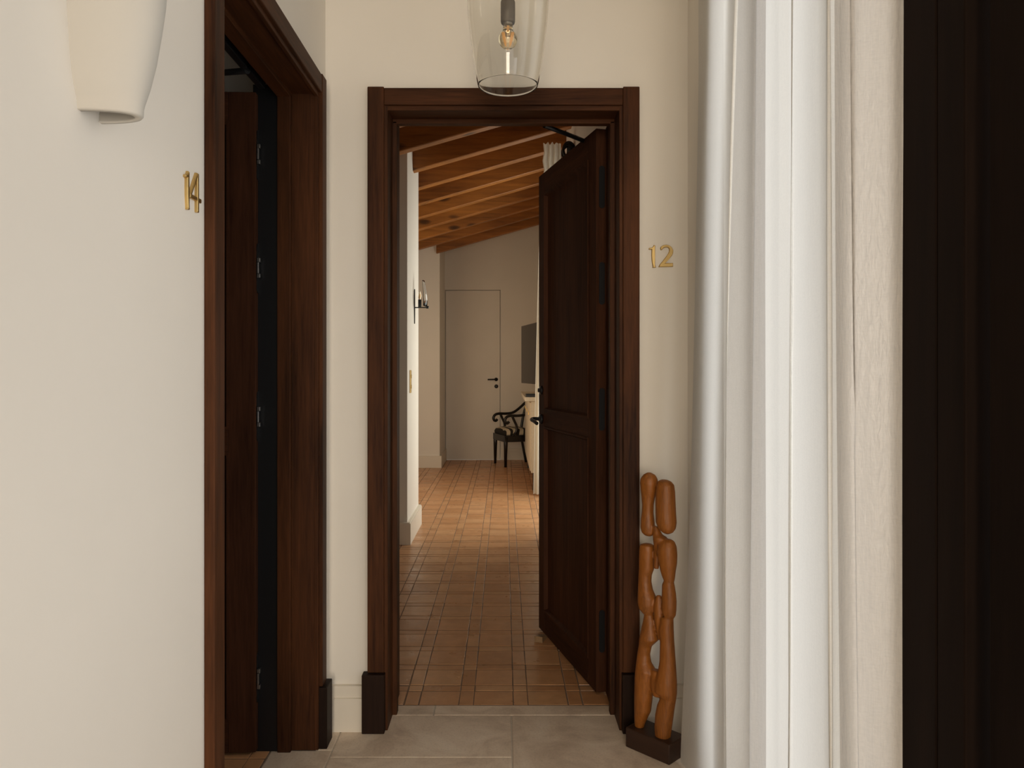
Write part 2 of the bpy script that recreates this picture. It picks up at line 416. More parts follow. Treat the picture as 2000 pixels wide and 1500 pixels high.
cl.prism([(xa, zbeam(xa)+ct), (xb, zbeam(xb)+ct), (xb, zbeam(xb)+ct+0.06), (xa, zbeam(xa)+ct+0.06)], 'Y', YB+WT, YF+0.1)
clo = tag(cl.build('ceiling', PINEB), 'sloping orange timber ceiling of the bedroom with exposed beams', 'ceiling', kind='structure')
for k, yf in enumerate([3.33, 3.89, 4.45, 5.01, 5.57, 6.13, 6.69, 7.25, 7.81, 8.37, 8.93, 9.49, 10.11]):
    x0 = BX if yf < 5.6 or 6.5 < yf < 10 else (-0.80 if yf < 6.5 else -0.9)
    x1 = BR+0.05
    b_ = MB(); h = ct+0.01; c = 0.006
    y0 = yf-0.092
    def ring(x):
        z = zbeam(x); return [(x, y0, z+c), (x, y0+c, z), (x, yf-c, z), (x, yf, z+c), (x, yf, z+h), (x, y0, z+h)]
    b_.loft([ring(x0), ring(x1)], True, True, False)
    b_.build('beam', PINE, clo)

# baseboards
def skirt(name, a, b, out, label):
    """skirting with a stepped top, a and b are the ends on the wall face, out the direction it stands out"""
    mb = MB(); th = 0.024
    for z0, z1, t in ((0, 0.122, th), (0.122, 0.165, th*0.72)):
        mb.box((min(a[0], b[0], a[0]+out[0]*t, b[0]+out[0]*t), min(a[1], b[1], a[1]+out[1]*t, b[1]+out[1]*t), z0),
               (max(a[0], b[0], a[0]+out[0]*t, b[0]+out[0]*t), max(a[1], b[1], a[1]+out[1]*t, b[1]+out[1]*t), z1))
    return tag(mb.build(name, BASEB), label, 'baseboard', kind='structure')
skirt('baseboard_back', (-0.648, YB), (DC-0.512, YB), (0, -1), 'short cream skirting between the two dark door plinths')
skirt('baseboard_back', (DC+0.512, YB), (XR, YB), (0, -1), 'cream skirting behind the carved wooden figure')
skirt('baseboard_left', (XL, -4.9), (XL, LC-0.555), (1, 0), 'cream skirting along the left wall under the number 14')
mb = MB()
for z0, z1, t in ((0, 0.158, 0.028), (0.158, 0.166, 0.022)):
    mb.box((BX, 5.70-t, z0), (-0.730+t, 5.70, z1)); mb.box((-0.730, 5.70, z0), (-0.730+t, 6.44, z1))
tag(mb.build('baseboard_stub', BASEB), 'tall cream skirting wrapping the sunlit wall end in the bedroom', 'baseboard', kind='structure')
mb = MB(); mb.box((BX, 10.074, 0), (-0.836, 10.10, 0.158)); mb.box((-0.862, 10.10, 0), (-0.836, YF, 0.158))
tag(mb.build('baseboard_pilaster', BASEB), 'cream skirting around the far left wall block', 'baseboard', kind='structure')
skirt('baseboard_far', (-0.045, YF), (BR, YF), (0, -1), 'cream skirting on the far wall behind the black armchair')

# ------------------------------------------------------------------ panelled doors with stepped frames
def door_frame(root, hw, jd, sd, wt, rear):
    """root's local frame: x across seen from the hall, y into the wall. hw half outer width, jd jamb depth up to the stop, sd stop depth"""
    top = 2.345; fi = hw-0.060; bi = hw-0.068; ji = hw-0.0715; si = hw-0.0885
    for s in (-1, 1):
        MB().box((s*fi, -0.024, 0.215), (s*hw, 0, top), 0.003).build('casing', DARKZ, root)
        MB().box((s*(bi-0.004), -0.012, 0), (s*(fi+0.003), 0.002, 2.285), 0.002).build('casing_bead', DARKZ, root)
        p = MB().box((s*(fi-0.004), -0.040, 0), (s*(hw+0.018), 0, 0.213), 0.003)
        p.build('plinth_block', PLINTHZ, root)
        MB().box((s*ji, -0.004, 0), (s*(ji+0.02), wt, 2.275)).build('jamb', DARKZ, root)
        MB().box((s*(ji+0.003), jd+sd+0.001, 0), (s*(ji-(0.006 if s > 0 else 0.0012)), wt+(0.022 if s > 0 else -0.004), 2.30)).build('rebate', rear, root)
        MB().box((s*si, jd, 0), (s*(ji+0.002), jd+sd, 2.262), 0.002).build('door_stop', DARKZ, root)
    MB().box((-fi, -0.022, 2.279), (fi, 0, top-0.004), 0.003).build('head_casing', DARKX, root)
    MB().box((-fi, -0.011, 2.262), (fi, 0.002, 2.280), 0.002).build('head_bead', DARKX, root)
    MB().box((-ji, -0.004, 2.270), (ji, jd+sd, 2.325)).build('head_jamb', DARKX, root)
    MB().box((-ji, jd+sd, 2.306), (ji, wt, 2.325)).build('head_rebate', DARKX, root)
    MB().box((-ji, jd, 2.254), (ji, jd+sd, 2.272), 0.002).build('head_stop', DARKX, root)

HZ = (2.055, 1.665, 1.155, 0.257)
def leaf(root, W, z1, knuckles):
    """hall-side hinge corner at the local origin, leaf towards -x, thickness towards +y"""
    T = 0.045; z0 = 0.010; st = 0.092; tr = 0.108; rb = 0.112; m0, m1 = 1.030, 1.117
    MB().box((-st, 0, z0), (0, T, z1), 0.002).build('stile', LEAFZ, root)
    MB().box((-W, 0, z0), (-W+st, T, z1), 0.002).build('stile', LEAFZ, root)
    for a, b in ((z0, z0+rb), (m0, m1), (z1-tr, z1)):
        MB().box((-W+st, 0.0005, a), (-st, T-0.0005, b), 0.0015).build('rail', LEAFX, root)
    for a, b in ((z0+rb, m0), (m1, z1-tr)):
        p = MB().box((-W+st-0.002, 0.015, a-0.002), (-st+0.002, T-0.015, b+0.002))
        p.build('panel', LEAFZ, root)
        q = MB(); mo = 0.013
        x0, x1 = -W+st, -st
        for y_in, y_out in ((0.015, -0.004), (T-0.015, T+0.004)):
            sgn = 1 if y_in > y_out else -1
            out = [(x0-0.004, a-0.004), (x1+0.004, a-0.004), (x1+0.004, b+0.004), (x0-0.004, b+0.004)]
            mid = [(x0+0.005, a+0.005), (x1-0.005, a+0.005), (x1-0.005, b-0.005), (x0+0.005, b-0.005)]
            inn = [(x0+mo, a+mo), (x1-mo, a+mo), (x1-mo, b-mo), (x0+mo, b-mo)]
            yo = 0.0 if sgn > 0 else T
            q.loft([[(x, yo, z) for x, z in out], [(x, y_out, z) for x, z in out], [(x, y_out, z) for x, z in mid], [(x, y_in, z) for x, z in inn]], True, False, False)
        q.build('panel_moulding', LEAFZ, root)
    # concealed hinges in the hinge edge
    for z in HZ:
        hp = MB(); n = 10; r = 0.012; h = 0.086
        pts = [(0.024+r*math.cos(t), z+h-r+r*math.sin(t)) for t in [PI*k/n for k in range(n+1)]]+[(0.024+r*math.cos(t), z-h+r+r*math.sin(t)) for t in [PI+PI*k/n for k in range(n+1)]]
        hp.prism(pts, 'X', -0.001, 0.0035); ho = hp.build('hinge', BLACK, root)
        if not knuckles: continue
        k = MB().box((0.003, 0.006, z-0.034), (0.013, 0.020, z-0.020), 0.001).box((0.003, 0.006, z+0.020), (0.013, 0.020, z+0.034), 0.001).box((0.003, 0.004, z-0.019), (0.009, 0.018, z+0.019), 0.001)
        k.build('hinge_knuckle', SILVER, ho)
    if True:
        x = -W+0.048; z = 1.068
        hd = MB(); hd.lathe([(0.0, -0.0), (0.025, -0.0), (0.025, 0.007), (0.019, 0.011), (0.0, 0.011)], n=28)
        hd.v = [(x+a, -c-0.0005, z+b) for a, b, c in hd.v]
        h = hd.build('handle', BLACK, root)
        lv = MB(); lv.tube(smoothp([(x, -0.008, z), (x, -0.034, z+0.002), (x+0.004, -0.050, z+0.001), (x+0.022, -0.058, z-0.002), (x+0.060, -0.058, z-0.006), (x+0.104, -0.056, z-0.014)], 5),
                           0.0088, 12)
        lv.build('lever', BLACK, h)
        kd = MB(); zk = 1.212; kd.lathe([(0.0, 0), (0.022, 0), (0.022, 0.006), (0.010, 0.008), (0.010, 0.018), (0.0, 0.018)], n=24)
        kd.v = [(x+a, -c-0.0005, zk+b) for a, b, c in kd.v]
        kd.build('lock_rosette', BLACK, root)
        lp = MB().box((-W-0.0015, 0.011, 0.95), (-W+0.001, 0.034, 1.20), 0.0005); lp.build('lock_plate', BLACK, root)

t1 = tag(empty('trim_1', (DC, YB, 0)), 'dark stained stepped frame of the central doorway beside the number 12', 'door frame', kind='structure')
door_frame(t1, 0.4945, 0.111, 0.036, WT, DARKZ)
t2 = tag(empty('trim_2', (XL, LC, 0), PI/2), 'dark stained stepped frame of the left doorway beside the number 14', 'door frame', kind='structure')
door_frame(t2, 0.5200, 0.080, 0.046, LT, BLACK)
A1, A2 = math.radians(75.8), math.radians(87.0)
d1 = tag(empty('door_1', (0.371, 3.062, 0), -A1), 'open dark panelled door with black lever handle in the central doorway', 'door', kind='structure')
leaf(d1, 0.80, 2.291, False)
d2 = tag(empty('door_2', (-0.849, 2.586, 0), PI/2-A2), 'open dark panelled door with silver hinge knuckles in the left doorway', 'door', kind='structure')
leaf(d2, 0.85, 2.264, True)
# jamb halves of the hinges belong to the frames
for root, x, y in ((t1, 0.4945-0.0715, 0.272), (t2, 0.52-0.0715, 0.145)):
    for z in HZ:
        MB().box((x-0.003, y, z-0.086), (x+0.001, y+0.024, z+0.086), 0.0012).build('hinge_plate', BLACK, root)
# closer arms
ca = MB(); ca.box((0.0, 0, 0), (0.01, 0.01, 0.01)); ca = MB()
ca.tube([(0.160, 3.035, 2.293), (0.260, 3.130, 2.288), (0.352, 3.225, 2.284)], 0.0095, 8)
o = ca.build('closer_arm', BLACK, d1); o.matrix_parent_inverse = (Matrix.Translation(d1.location) @ Matrix.Rotation(-A1, 4, 'Z')).inverted()
ca = MB(); ca.tube([(-0.812, 2.395, 2.262), (-0.93, 2.48, 2.288), (-1.10, 2.60, 2.288)], 0.0105, 8)
ca.box((-0.828, 2.372, 2.262), (-0.806, 2.402, 2.285), 0.003)
o = ca.build('closer_arm', BLACK, d2); o.matrix_parent_inverse = (Matrix.Translation(d2.location) @ Matrix.Rotation(PI/2-A2, 4, 'Z')).inverted()
rl = MB().box((-0.830, 1.75, 2.264), (-0.806, 2.56, 2.285), 0.003)
o = rl.build('closer_rail', BLACK, t2); o.matrix_parent_inverse = (Matrix.Translation(t2.location) @ Matrix.Rotation(PI/2, 4, 'Z')).inverted()

# dark door in the right wall, close to the camera
t3 = tag(empty('trim_3', (0, 0, 0)), 'broad very dark door frame on the right edge beside the curtain', 'door frame', kind='structure')
MB().box((0.655, 1.150, 0), (0.70, 1.276, 2.45), 0.003).build('casing', NEARBLACK, t3)
MB().box((0.656, 1.079, 0), (0.78, 1.1488, 2.40), 0.003).build('jamb', NEARBLACK, t3)
MB().box((0.655, 0.10, 2.35), (0.70, 1.150, 2.45), 0.003).build('head_casing', NEARBLACK, t3)
d3 = tag(empty('door_3', (0, 0, 0)), 'near black stile of an open framed door cut off by the right edge of the photo', 'door', kind='structure')
MB().box((0.668, 0.93, 0.01), (0.712, 1.044, 2.34), 0.003).build('stile', NEARBLACK, d3)
MB().box((0.668, 0.12, 0.01), (0.712, 0.24, 2.34), 0.003).build('stile', NEARBLACK, d3)
for a, b in ((0.01, 0.14), (2.24, 2.34)): MB().box((0.669, 0.24, a), (0.711, 0.93, b), 0.002).build('rail', NEARBLACK, d3)  # middle left open so the added side fill passes

# hall window behind the curtain
w1 = tag(empty('window_1', (0, 0, 0)), 'tall window of the hall hidden behind the white curtain', 'window', kind='structure')
for a, b in (((0.77, 1.14, 0.04), (0.82, 1.20, 2.62)), ((0.77, 2.26, 0.04), (0.82, 2.32, 2.62)), ((0.77, 1.20, 0.04), (0.82, 2.26, 0.11)), ((0.77, 1.20, 2.56), (0.82, 2.26, 2.62))):
    MB().box(a, b, 0.003).build('window_frame', NEARBLACK, w1)

# ------------------------------------------------------------------ far flush door
d4 = tag(empty('door_4', (0, YF, 0)), 'flush cream door with black lever in the far wall of the bedroom', 'door', kind='structure')
MB().box((-0.848, -0.001, 0.003), (-0.064, 0.045, 2.450), 0.002).build('door_leaf', WALL, d4)
hm = MB(); hm.lathe([(0, 0), (0.026, 0), (0.026, 0.009), (0.012, 0.012), (0.012, 0.045), (0, 0.045)], n=24); hm.v = [(-0.118+a, -0.001-c, 1.164+b) for a, b, c in hm.v]
hm.tube([(-0.118, -0.042, 1.164), (-0.15, -0.048, 1.164), (-0.24, -0.048, 1.162)], 0.0105, 10)
hm.build('handle', BLACK, d4)
hm = MB(); hm.lathe([(0, 0), (0.028, 0), (0.028, 0.009), (0.010, 0.012), (0, 0.012)], n=24); hm.v = [(-0.116+a, -0.001-c, 1.064+b) for a, b, c in hm.v]
hm.build('lock_rosette', BLACK, d4)

# ------------------------------------------------------------------ hall curtain
def curtain():
    # plan points: (pixel column at the top, at mid height, at the floor, depth)  -> fabric folds standing along the window
    cols = [(1366, 1350, 1329, 2.520), (1384, 1374, 1362, 2.36), (1402, 1391, 1385, 2.14), (1424, 1405, 1402, 1.92), (1440, 1417, 1421, 1.760),
            (1443, 1421, 1425, 1.785), (1460, 1446, 1450, 1.88), (1477, 1468, 1464, 1.925),
            (1480, 1471, 1467, 1.915), (1497, 1493, 1493, 1.862),
            (1520, 1516, 1516, 1.68), (1546, 1543.5, 1542.5, 1.538), (1548, 1545.5, 1544.5, 1.526), (1580, 1580, 1582, 1.37), (1612, 1614, 1618, 1.255), (1619, 1621, 1625, 1.232),
            (1622, 1624, 1628, 1.250), (1640, 1646, 1655, 1.272), (1660, 1668, 1682, 1.284), (1665, 1674, 1688, 1.281), (1700, 1706, 1714, 1.272), (1738, 1740, 1744, 1.258), (1765, 1765, 1768, 1.245)]
    nz = 46; H0, H1 = 0.012, HC-0.012
    grid = []
    for j in range(nz+1):
        t = j/nz; z = H0+(H1-H0)*t
        row = []
        for pt, pm, pb, Z in cols:
            # quadratic through floor (z=0.1), eye level and z about 2
            u = min(1.0, max(0.0, (z-0.05)/2.25))
            px = pb*(1-u)*(1-2*u)+pm*4*u*(1-u)+pt*u*(2*u-1)
            row.append(Vector(((px-985)/F*Z, Z, z)))
        # smooth resample
        rs = smoothp(row, 4)
        for k, p in enumerate(rs):
            d = (rs[min(k+1, len(rs)-1)]-rs[max(k-1, 0)]); d.z = 0; nrm = Vector((-d.y, d.x, 0)).normalized() if d.length > 1e-6 else Vector((1, 0, 0))
            amp = 0.0022*math.sin(k*0.9+1.7*math.sin(z*1.3))+0.003*math.sin(z*2.1+k*0.35)
            p = p+nrm*amp
            p.x = min(p.x, XR-0.006)
            rs[k] = p
        grid.append(rs)
    n = len(grid[0]); split = 18*4
    for nm, a, b, mat in (('folds', 0, split, SHEER), ('shiny_edge', split, n-1, RIPPLE)):
        pass
    mb = MB(); vs = [p for r in grid for p in r]
    fs = [(j*n+i, j*n+i+1, (j+1)*n+i+1, (j+1)*n+i) for j in range(nz) for i in range(n-1)]
    mb.add(vs, fs, True)
    o = mb.build('curtain', SHEER, fix=False)
    o.data.materials.append(RIPPLE); o.data.materials.append(SHADE_FOLD)
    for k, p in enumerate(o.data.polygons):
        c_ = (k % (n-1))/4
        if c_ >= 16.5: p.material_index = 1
        elif 4.5 <= c_ < 9: p.material_index = 2  # shaded fold faces take the darker linen
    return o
cu = curtain()
tag(cu, 'long white sheer curtain hanging in folds beside the dark right frame', 'curtain')

# ------------------------------------------------------------------ pendant lamp
PY_, PXc = 2.10, (992-985)/F*2.10
pend = tag(empty('pendant_lamp', (PXc, PY_, HC)), 'clear glass bell pendant lamp with bare bulb hanging before the door head', 'lamp')
def zpx(y, Z): return EYE+(720-y)/F*Z
def L(z): return z-HC
rim = L(zpx(167, PY_))
k = PY_/F
prof = [(58.5*k, rim), (62*k, rim+0.02), (66*k, rim+0.052), (70.5*k, rim+0.098), (74.5*k, rim+0.142), (77.5*k, rim+0.182), (79.3*k, rim+0.222), (79.2*k, rim+0.255), (76*k, rim+0.292), (67*k, rim+0.328), (50*k, rim+0.357), (30*k, rim+0.374), (17*k, rim+0.386), (14*k, rim+0.41), (14*k, rim+0.43)]
pp = smoothp([(r, 0, z) for r, z in prof], 4)
th = 0.0026
outer = [(p.x, p.z) for p in pp]
inner = [(max(p.x-th, 0.004), p.z+(0.0006 if i else 0.0)) for i, p in enumerate(pp)]
rimp = [(outer[0][0]-0.0003, rim-0.0012), (outer[0][0]-th/2, rim-0.0020), (inner[0][0]+0.0003, rim-0.0012)]
g = MB(); g.lathe(inner[::-1]+rimp[::-1]+outer+[inner[-1]], n=72)
g.build('glass_shade', GLASS, pend)
zs0, zs1 = L(zpx(46, PY_)), L(zpx(-20, PY_))
so = MB(); so.lathe([(0.0, zs0+0.001), (0.0185, zs0), (0.0200, zs0+0.006), (0.0200, zs0+0.058), (0.016, zs0+0.068), (0.010, zs0+0.074), (0.0045, zs0+0.08), (0.0045, -0.03)], n=32)
so.build('lamp_holder', BRONZE, pend)
ro = MB(); ro.lathe([(0, -0.03), (0.045, -0.03), (0.05, -0.02), (0.05, 0.0), (0, 0.0)], n=32); ro.build('ceiling_rose', BRONZE, pend)
zb0 = L(zpx(96, PY_)); rb_ = 0.0262
bl = []
for i in range(15):
    t = -PI/2+i/14*(PI*0.80); bl.append((rb_*math.cos(t)+0.0001, zb0+rb_+rb_*math.sin(t)))
bl += [(0.0128, zs0-0.004), (0.0125, zs0+0.002)]
bo = MB(); bo.lathe(bl, n=36); bo.lathe([(max(r-0.0008, 0.00005), z+(0.0008 if i < 14 else 0)) for i, (r, z) in enumerate(bl)], n=36)
bulb = bo.build('bulb', BULBG, pend)
cp = MB(); cp.lathe([(0.0, zs0-0.011), (0.0115, zs0-0.010), (0.0128, zs0-0.003), (0.0128, zs0+0.004)], n=24); cp.build('bulb_cap', SILVER, bulb)
fi_ = MB()
for s in (-1, 1):
    for q in (-1, 1):
        fi_.tube([(s*0.0030, q*0.003, zb0+0.018), (s*0.0055, q*0.004, zb0+0.036)], 0.0011, 6)
fi_.tube([(0, 0, zb0+0.036), (0, 0, zs0-0.006)], 0.0016, 6)
fi_.build('filament', FILAMENT, bulb)

# ------------------------------------------------------------------ plaster wall sconce on the left wall
scn = tag(empty('wall_sconce', (XL, 1.198, 1.718)), 'pale half bowl wall sconce on the left wall above the number 14', 'wall lamp')
def scring(z, a, b, n=28):
    return [(b*max(0.0, math.cos(t))**0.86, a*(1 if math.sin(t) > 0 else -1)*abs(math.sin(t))**0.92, z) for t in [-PI/2+PI*i/n for i in range(n+1)]]
sp = [(0.0, 0.0355, 0.080), (0.003, 0.037, 0.0825), (0.014, 0.0375, 0.083), (0.022, 0.0405, 0.0845), (0.035, 0.0460, 0.0880), (0.049, 0.0505, 0.0920), (0.088, 0.0575, 0.1010), (0.137, 0.063, 0.109), (0.18, 0.067, 0.115), (0.25, 0.071, 0.120), (0.30, 0.072, 0.122)]
t_ = 0.0105
outer = [scring(z, a, b) for z, a, b in sp]; inner = [scring(z, a-t_, b-t_) for z, a, b in sp]
mb = MB(); mb.loft([inner[-1]]+[outer[-1]]+outer[::-1]+inner, False, False, True)
mb.build('bowl', CERAMIC, scn)

# ------------------------------------------------------------------ brass door numbers
def glyph_one(h):
    P = [(440,300),(505,318),(498,420),(492,800),(498,1120),(528,1235),(388,1245),(398,1185),(372,1060),(352,900),(345,700),(352,485),(232,482),(238,425),(345,405),(410,360)]
    return [((x-380)/930*h, (1230-y)/930*h) for x, y in P]
def glyph_two(h):
    P = [(742,505),(716,440),(740,365),(830,308),(960,283),(1090,306),(1200,388),(1260,515),(1250,640),(1200,745),(1085,880),(985,990),(925,1052),(1250,1046),(1252,1200),(640,1216),(700,1100),(800,985),(955,790),(1050,650),(1092,540),(1080,445),(1020,390),(930,388),(845,430),(785,500)]
    return [((x-945)/930*h, (1230-y)/930*h) for x, y in P]
def extr(pts, t=0.007, bev=0.0018):
    """glyph polygon, front at y=-t, chamfered edge"""
    bm = bmesh.new(); vs = [bm.verts.new((x, 0, z)) for x, z in pts]; f = bm.faces.new(vs)
    r = bmesh.ops.extrude_face_region(bm, geom=[f])
    top = [e for e in r['geom'] if isinstance(e, bmesh.types.BMVert)]
    for v in top: v.co.y = -t
    tf = [e for e in r['geom'] if isinstance(e, bmesh.types.BMFace)]
    edges = list({e for fa in tf for e in fa.edges})
    bmesh.ops.bevel(bm, geom=edges, offset=bev, segments=1, affect='EDGES')
    bm.verts.index_update()
    mb = MB(); mb.add([v.co for v in bm.verts], [[v.index for v in fa.verts] for fa in bm.faces]); bm.free(); return mb
def shift(mb, dx, dy, dz): mb.v = [(x+dx, y+dy, z+dz) for x, y, z in mb.v]; return mb
n12 = tag(empty('door_number', (0.5735, YB, 1.690)), 'brass number 12 on the wall right of the central doorway', 'door number')
shift(extr(glyph_one(0.0815)), -0.0325, 0, 0).build('digit', BRASS, n12)
shift(extr(glyph_two(0.0815)), 0.0165, 0, 0).build('digit', BRASS, n12)
n14 = tag(empty('door_number', (XL, 1.594, 1.648), PI/2), 'brass number 14 on the wall left of the left doorway', 'door number')
shift(extr([(x*0.8, z) for x, z in glyph_one(0.0785)]), -0.040, 0, 0).build('digit', BRASS, n14)
four = MB()
h = 0.083
for poly, tt in (([(0.47, 1.0), (0.60, 1.0), (0.13, 0.39), (0.13, 0.34), (0.0, 0.34), (0.0, 0.37)], 0.0066),
                 ([(0.48, 0.0), (0.60, 0.0), (0.595, 1.0), (0.48, 1.0)], 0.0070),
                 ([(0.0, 0.28), (0.80, 0.28), (0.80, 0.39), (0.02, 0.39)], 0.0062)):
    e = extr([(x*h*0.88, z*h) for x, z in poly], tt); four.add(e.v, e.f)
shift(four, -0.027, 0, 0.003).build('digit', BRASS, n14)

# ------------------------------------------------------------------ carved wooden figure on its block
ub = Vector((0.699, -0.715, 0)); vb = Vector((0.715, 0.699, 0))
bmid = Vector((0.486, 2.583, 0))
ang = math.atan2(ub.y, ub.x)
scu = tag(empty('wooden_sculpture', (bmid.x, bmid.y, 0), ang), 'tall carved orange wood figure of interlocking lobes on a dark block', 'sculpture')
MB().box((-0.089, 0.0, 0.0), (0.089, 0.100, 0.068), 0.003).build('base_block', PLINTH, scu)
lobes = [
 [(64,222,238),(75,205,258),(95,192,268),(115,189,271),(150,192,268),(190,196,256),(225,199,251),(260,197,250),(300,193,254),(335,191,257),(360,196,255),(374,208,248),(379,220,240)],
 [(99,285,310),(108,272,330),(125,266,343),(160,262,347),(210,260,349),(260,261,351),(310,262,354),(340,272,350),(360,290,338),(369,305,322)],
 [(330,246,272),(370,247,290),(385,249,312),(400,250,312),(420,252,290),(480,254,278),(540,252,275)],
 [(416,205,240),(424,188,252),(450,185,255),(500,184,254),(540,184,252),(570,182,242),(600,181,240),(640,179,246),(680,178,262),(710,178,262),(740,184,256),(760,200,252),(770,212,245)],
 [(394,300,330),(405,285,345),(430,270,354),(470,268,357),(510,275,356),(550,282,350),(580,290,347),(600,298,344)],
 [(596,300,340),(620,290,345),(660,289,351),(700,288,354),(740,288,353),(770,295,350),(788,305,340)],
 [(672,264,286),(700,256,292),(740,252,296),(790,254,302),(840,262,310),(890,272,305)],
 [(762,209,250),(800,203,262),(850,193,270),(885,186,276),(920,183,242),(960,176,234),(1000,172,239),(1040,168,262),(1080,164,255),(1120,163,250),(1180,162,245),(1240,162,238),(1300,162,212),(1335,163,205)],
 [(782,285,340),(840,275,341),(890,281,343),(950,280,347),(1000,279,350),(1050,272,353),(1100,258,356),(1150,256,356),(1180,284,352),(1220,268,346),(1270,259,340),(1330,256,332),(1385,258,328)],
 [(1042,240,285),(1080,236,300),(1130,238,300),(1172,250,288)],
]
cy_ = 0.040
mb = MB(); NS = 16
Zc0 = 2.575
for li, lb in enumerate(lobes):
    rings = []
    for (y, xl, xr) in lb:
        xc, hw_ = (xl+xr)/2, (xr-xl)/2
        lx = (xc-258)*0.000696/0.78+0.006
        Zl = Zc0-0.70*lx
        z = EYE-(180+y/2.5)/F*Zl
        a = hw_*0.000696*1.09
        d = max(0.006, min(a*0.95, 0.034)) if li not in (2, 6, 9) else min(a, 0.024)
        if z < 0.066: z = 0.066
        ring = []
        for q in range(NS):
            t = 2*PI*q/NS; ct_, st_ = math.cos(t), math.sin(t)
            ring.append((lx+a*math.copysign(abs(ct_)**0.88, ct_), cy_+d*math.copysign(abs(st_)**0.88, st_), z))
        rings.append(ring)
    mb.loft(rings, True, True, True)
fig = mb.build('carved_figure', CARVED, scu)
r = fig.modifiers.new('r', 'REMESH'); r.mode = 'VOXEL'; r.voxel_size = 0.0032; r.use_smooth_shade = True
s_ = fig.modifiers.new('s', 'SMOOTH'); s_.factor = 0.5; s_.iterations = 3
dg = bpy.context.evaluated_depsgraph_get()
me = bpy.data.meshes.new_from_object(fig.evaluated_get(dg)); fig.modifiers.clear(); fig.data = me
if not me.materials: me.materials.append(CARVED)
me.polygons.foreach_set('use_smooth', [True]*len(me.polygons))

# ------------------------------------------------------------------ bedroom furnishing
# iron wall light on the sunlit wall end
il = tag(empty('wall_light', (-0.730, 6.13, 1.818)), 'small black iron wall light with candle bulb on the sunlit wall end', 'wall lamp')
MB().prism([(-0.014, 0.05), (-0.010, 0.128), (0.0, 0.145), (0.010, 0.128), (0.014, 0.05), (0.012, -0.04), (0.0, -0.135), (-0.012, -0.04)], 'X', 0.0, 0.008).build('back_plate', BLACK, il)
a_ = MB().tube([(0.006, 0, -0.004), (0.106, 0, -0.004)], 0.0045, 8); a_.lathe([(0, -0.012), (0.010, -0.012), (0.012, 0.008), (0, 0.008)], (0.108, 0, 0), 16); a_.build('arm', BLACK, il)
MB().lathe([(0, -0.004), (0.0135, -0.004), (0.0135, 0.060), (0, 0.060)], (0.046, 0, 0), 20).build('candle_tube', BLACK, il)
b2 = MB().lathe([(0.0060, 0.058), (0.0125, 0.076), (0.0145, 0.090), (0.011, 0.112), (0.004, 0.130), (0.0002, 0.134)], (0.046, 0, 0), 20).build('bulb', BULBG, il)
MB().tube([(0.046, 0, 0.075), (0.049, 0, 0.095), (0.046, 0, 0.105)], 0.002, 6).build('filament', FILAMENT, b2)
gs = MB(); n = 14; rr = []
for z, rad in ((0.006, 0.050), (0.06, 0.055), (0.12, 0.048), (0.19, 0.034), (0.215, 0.028)):
    rr.append([(0.056+(rad)*math.cos(t), (rad)*math.sin(t), z) for t in [-1.1+2.2*i/n for i in range(n+1)]]+[(0.056+(rad-0.002)*math.cos(t), (rad-0.002)*math.sin(t), z) for t in [1.1-2.2*i/n for i in range(n+1)]])
gs.loft(rr); gs.build('glass_shade', GLASS, il)
# brass switch plate
sw = tag(empty('light_switch', (-0.730, 5.87, 1.22)), 'tall brass switch plate on the sunlit wall end in the bedroom', 'switch')
MB().box((0, -0.036, -0.088), (0.007, 0.036, 0.088), 0.002).build('plate', BRASS, sw)
for z in (-0.04, 0.04): MB().box((0.006, -0.008, z-0.014), (0.013, 0.008, z+0.014), 0.002).build('toggle', BRASS, sw)

# console cabinet on the right wall
cab = tag(empty('cabinet', (0.30, 8.2, 0)), 'cream console cabinet along the right bedroom wall beside the armchair', 'cabinet')
MB().box((-0.010, 0, 0.19), (0.222, 1.95, 0.965), 0.003).build('body', WHITE, cab)
MB().box((-0.078, -0.03, 0.968), (0.222, 2.0, 1.012), 0.004).build('top_slab', WHITE, cab)
for i in range(3):
    d_ = MB().box((-0.022, 0.02+i*0.645, 0.21), (-0.010, 0.64+i*0.645, 0.95), 0.002).build('door', WHITE, cab)
    MB().box((-0.034, 0.31+i*0.645, 0.80), (-0.022, 0.33+i*0.645, 0.84), 0.002).build('knob', BRASS, d_)
for x, y in ((0.01, 0.05), (0.01, 1.9), (0.17, 0.05), (0.17, 1.9)): MB().box((x, y-0.03, 0), (x+0.04, y+0.03, 0.19)).build('leg', LACQUER, cab)
tray = tag(empty('tray', (0.33, 8.34, 1.012)), 'small dark tray lying on the cream cabinet top', 'tray')
MB().box((-0.094, -0.14, 0.0), (0.10, 0.14, 0.010), 0.002).build('base', BLACK, tray)
for a, b in (((-0.094, -0.14, 0.008), (-0.084, 0.14, 0.028)), ((0.09, -0.14, 0.008), (0.10, 0.14, 0.028)), ((-0.084, -0.14, 0.008), (0.09, -0.13, 0.028)), ((-0.084, 0.13, 0.008), (0.09, 0.14, 0.028))):
    MB().box(a, b).build('rim', BLACK, tray)
# television on a wall arm
tv = tag(empty('television', (0.345, 8.72, 1.49), 0.19+PI/2), 'flat dark television on the right bedroom wall above the cabinet', 'television')
# local x runs along the set, local y faces the room
MB().box((-0.50, 0.0, -0.345), (0.50, 0.045, 0.345), 0.004).build('housing', SCREEN, tv)
MB().box((-0.488, 0.045, -0.325), (0.488, 0.047, 0.335)).build('screen', SCREEN, tv)
MB().box((-0.04, -0.175, -0.05), (0.04, 0.0, 0.05)).build('wall_arm', BLACK, tv)

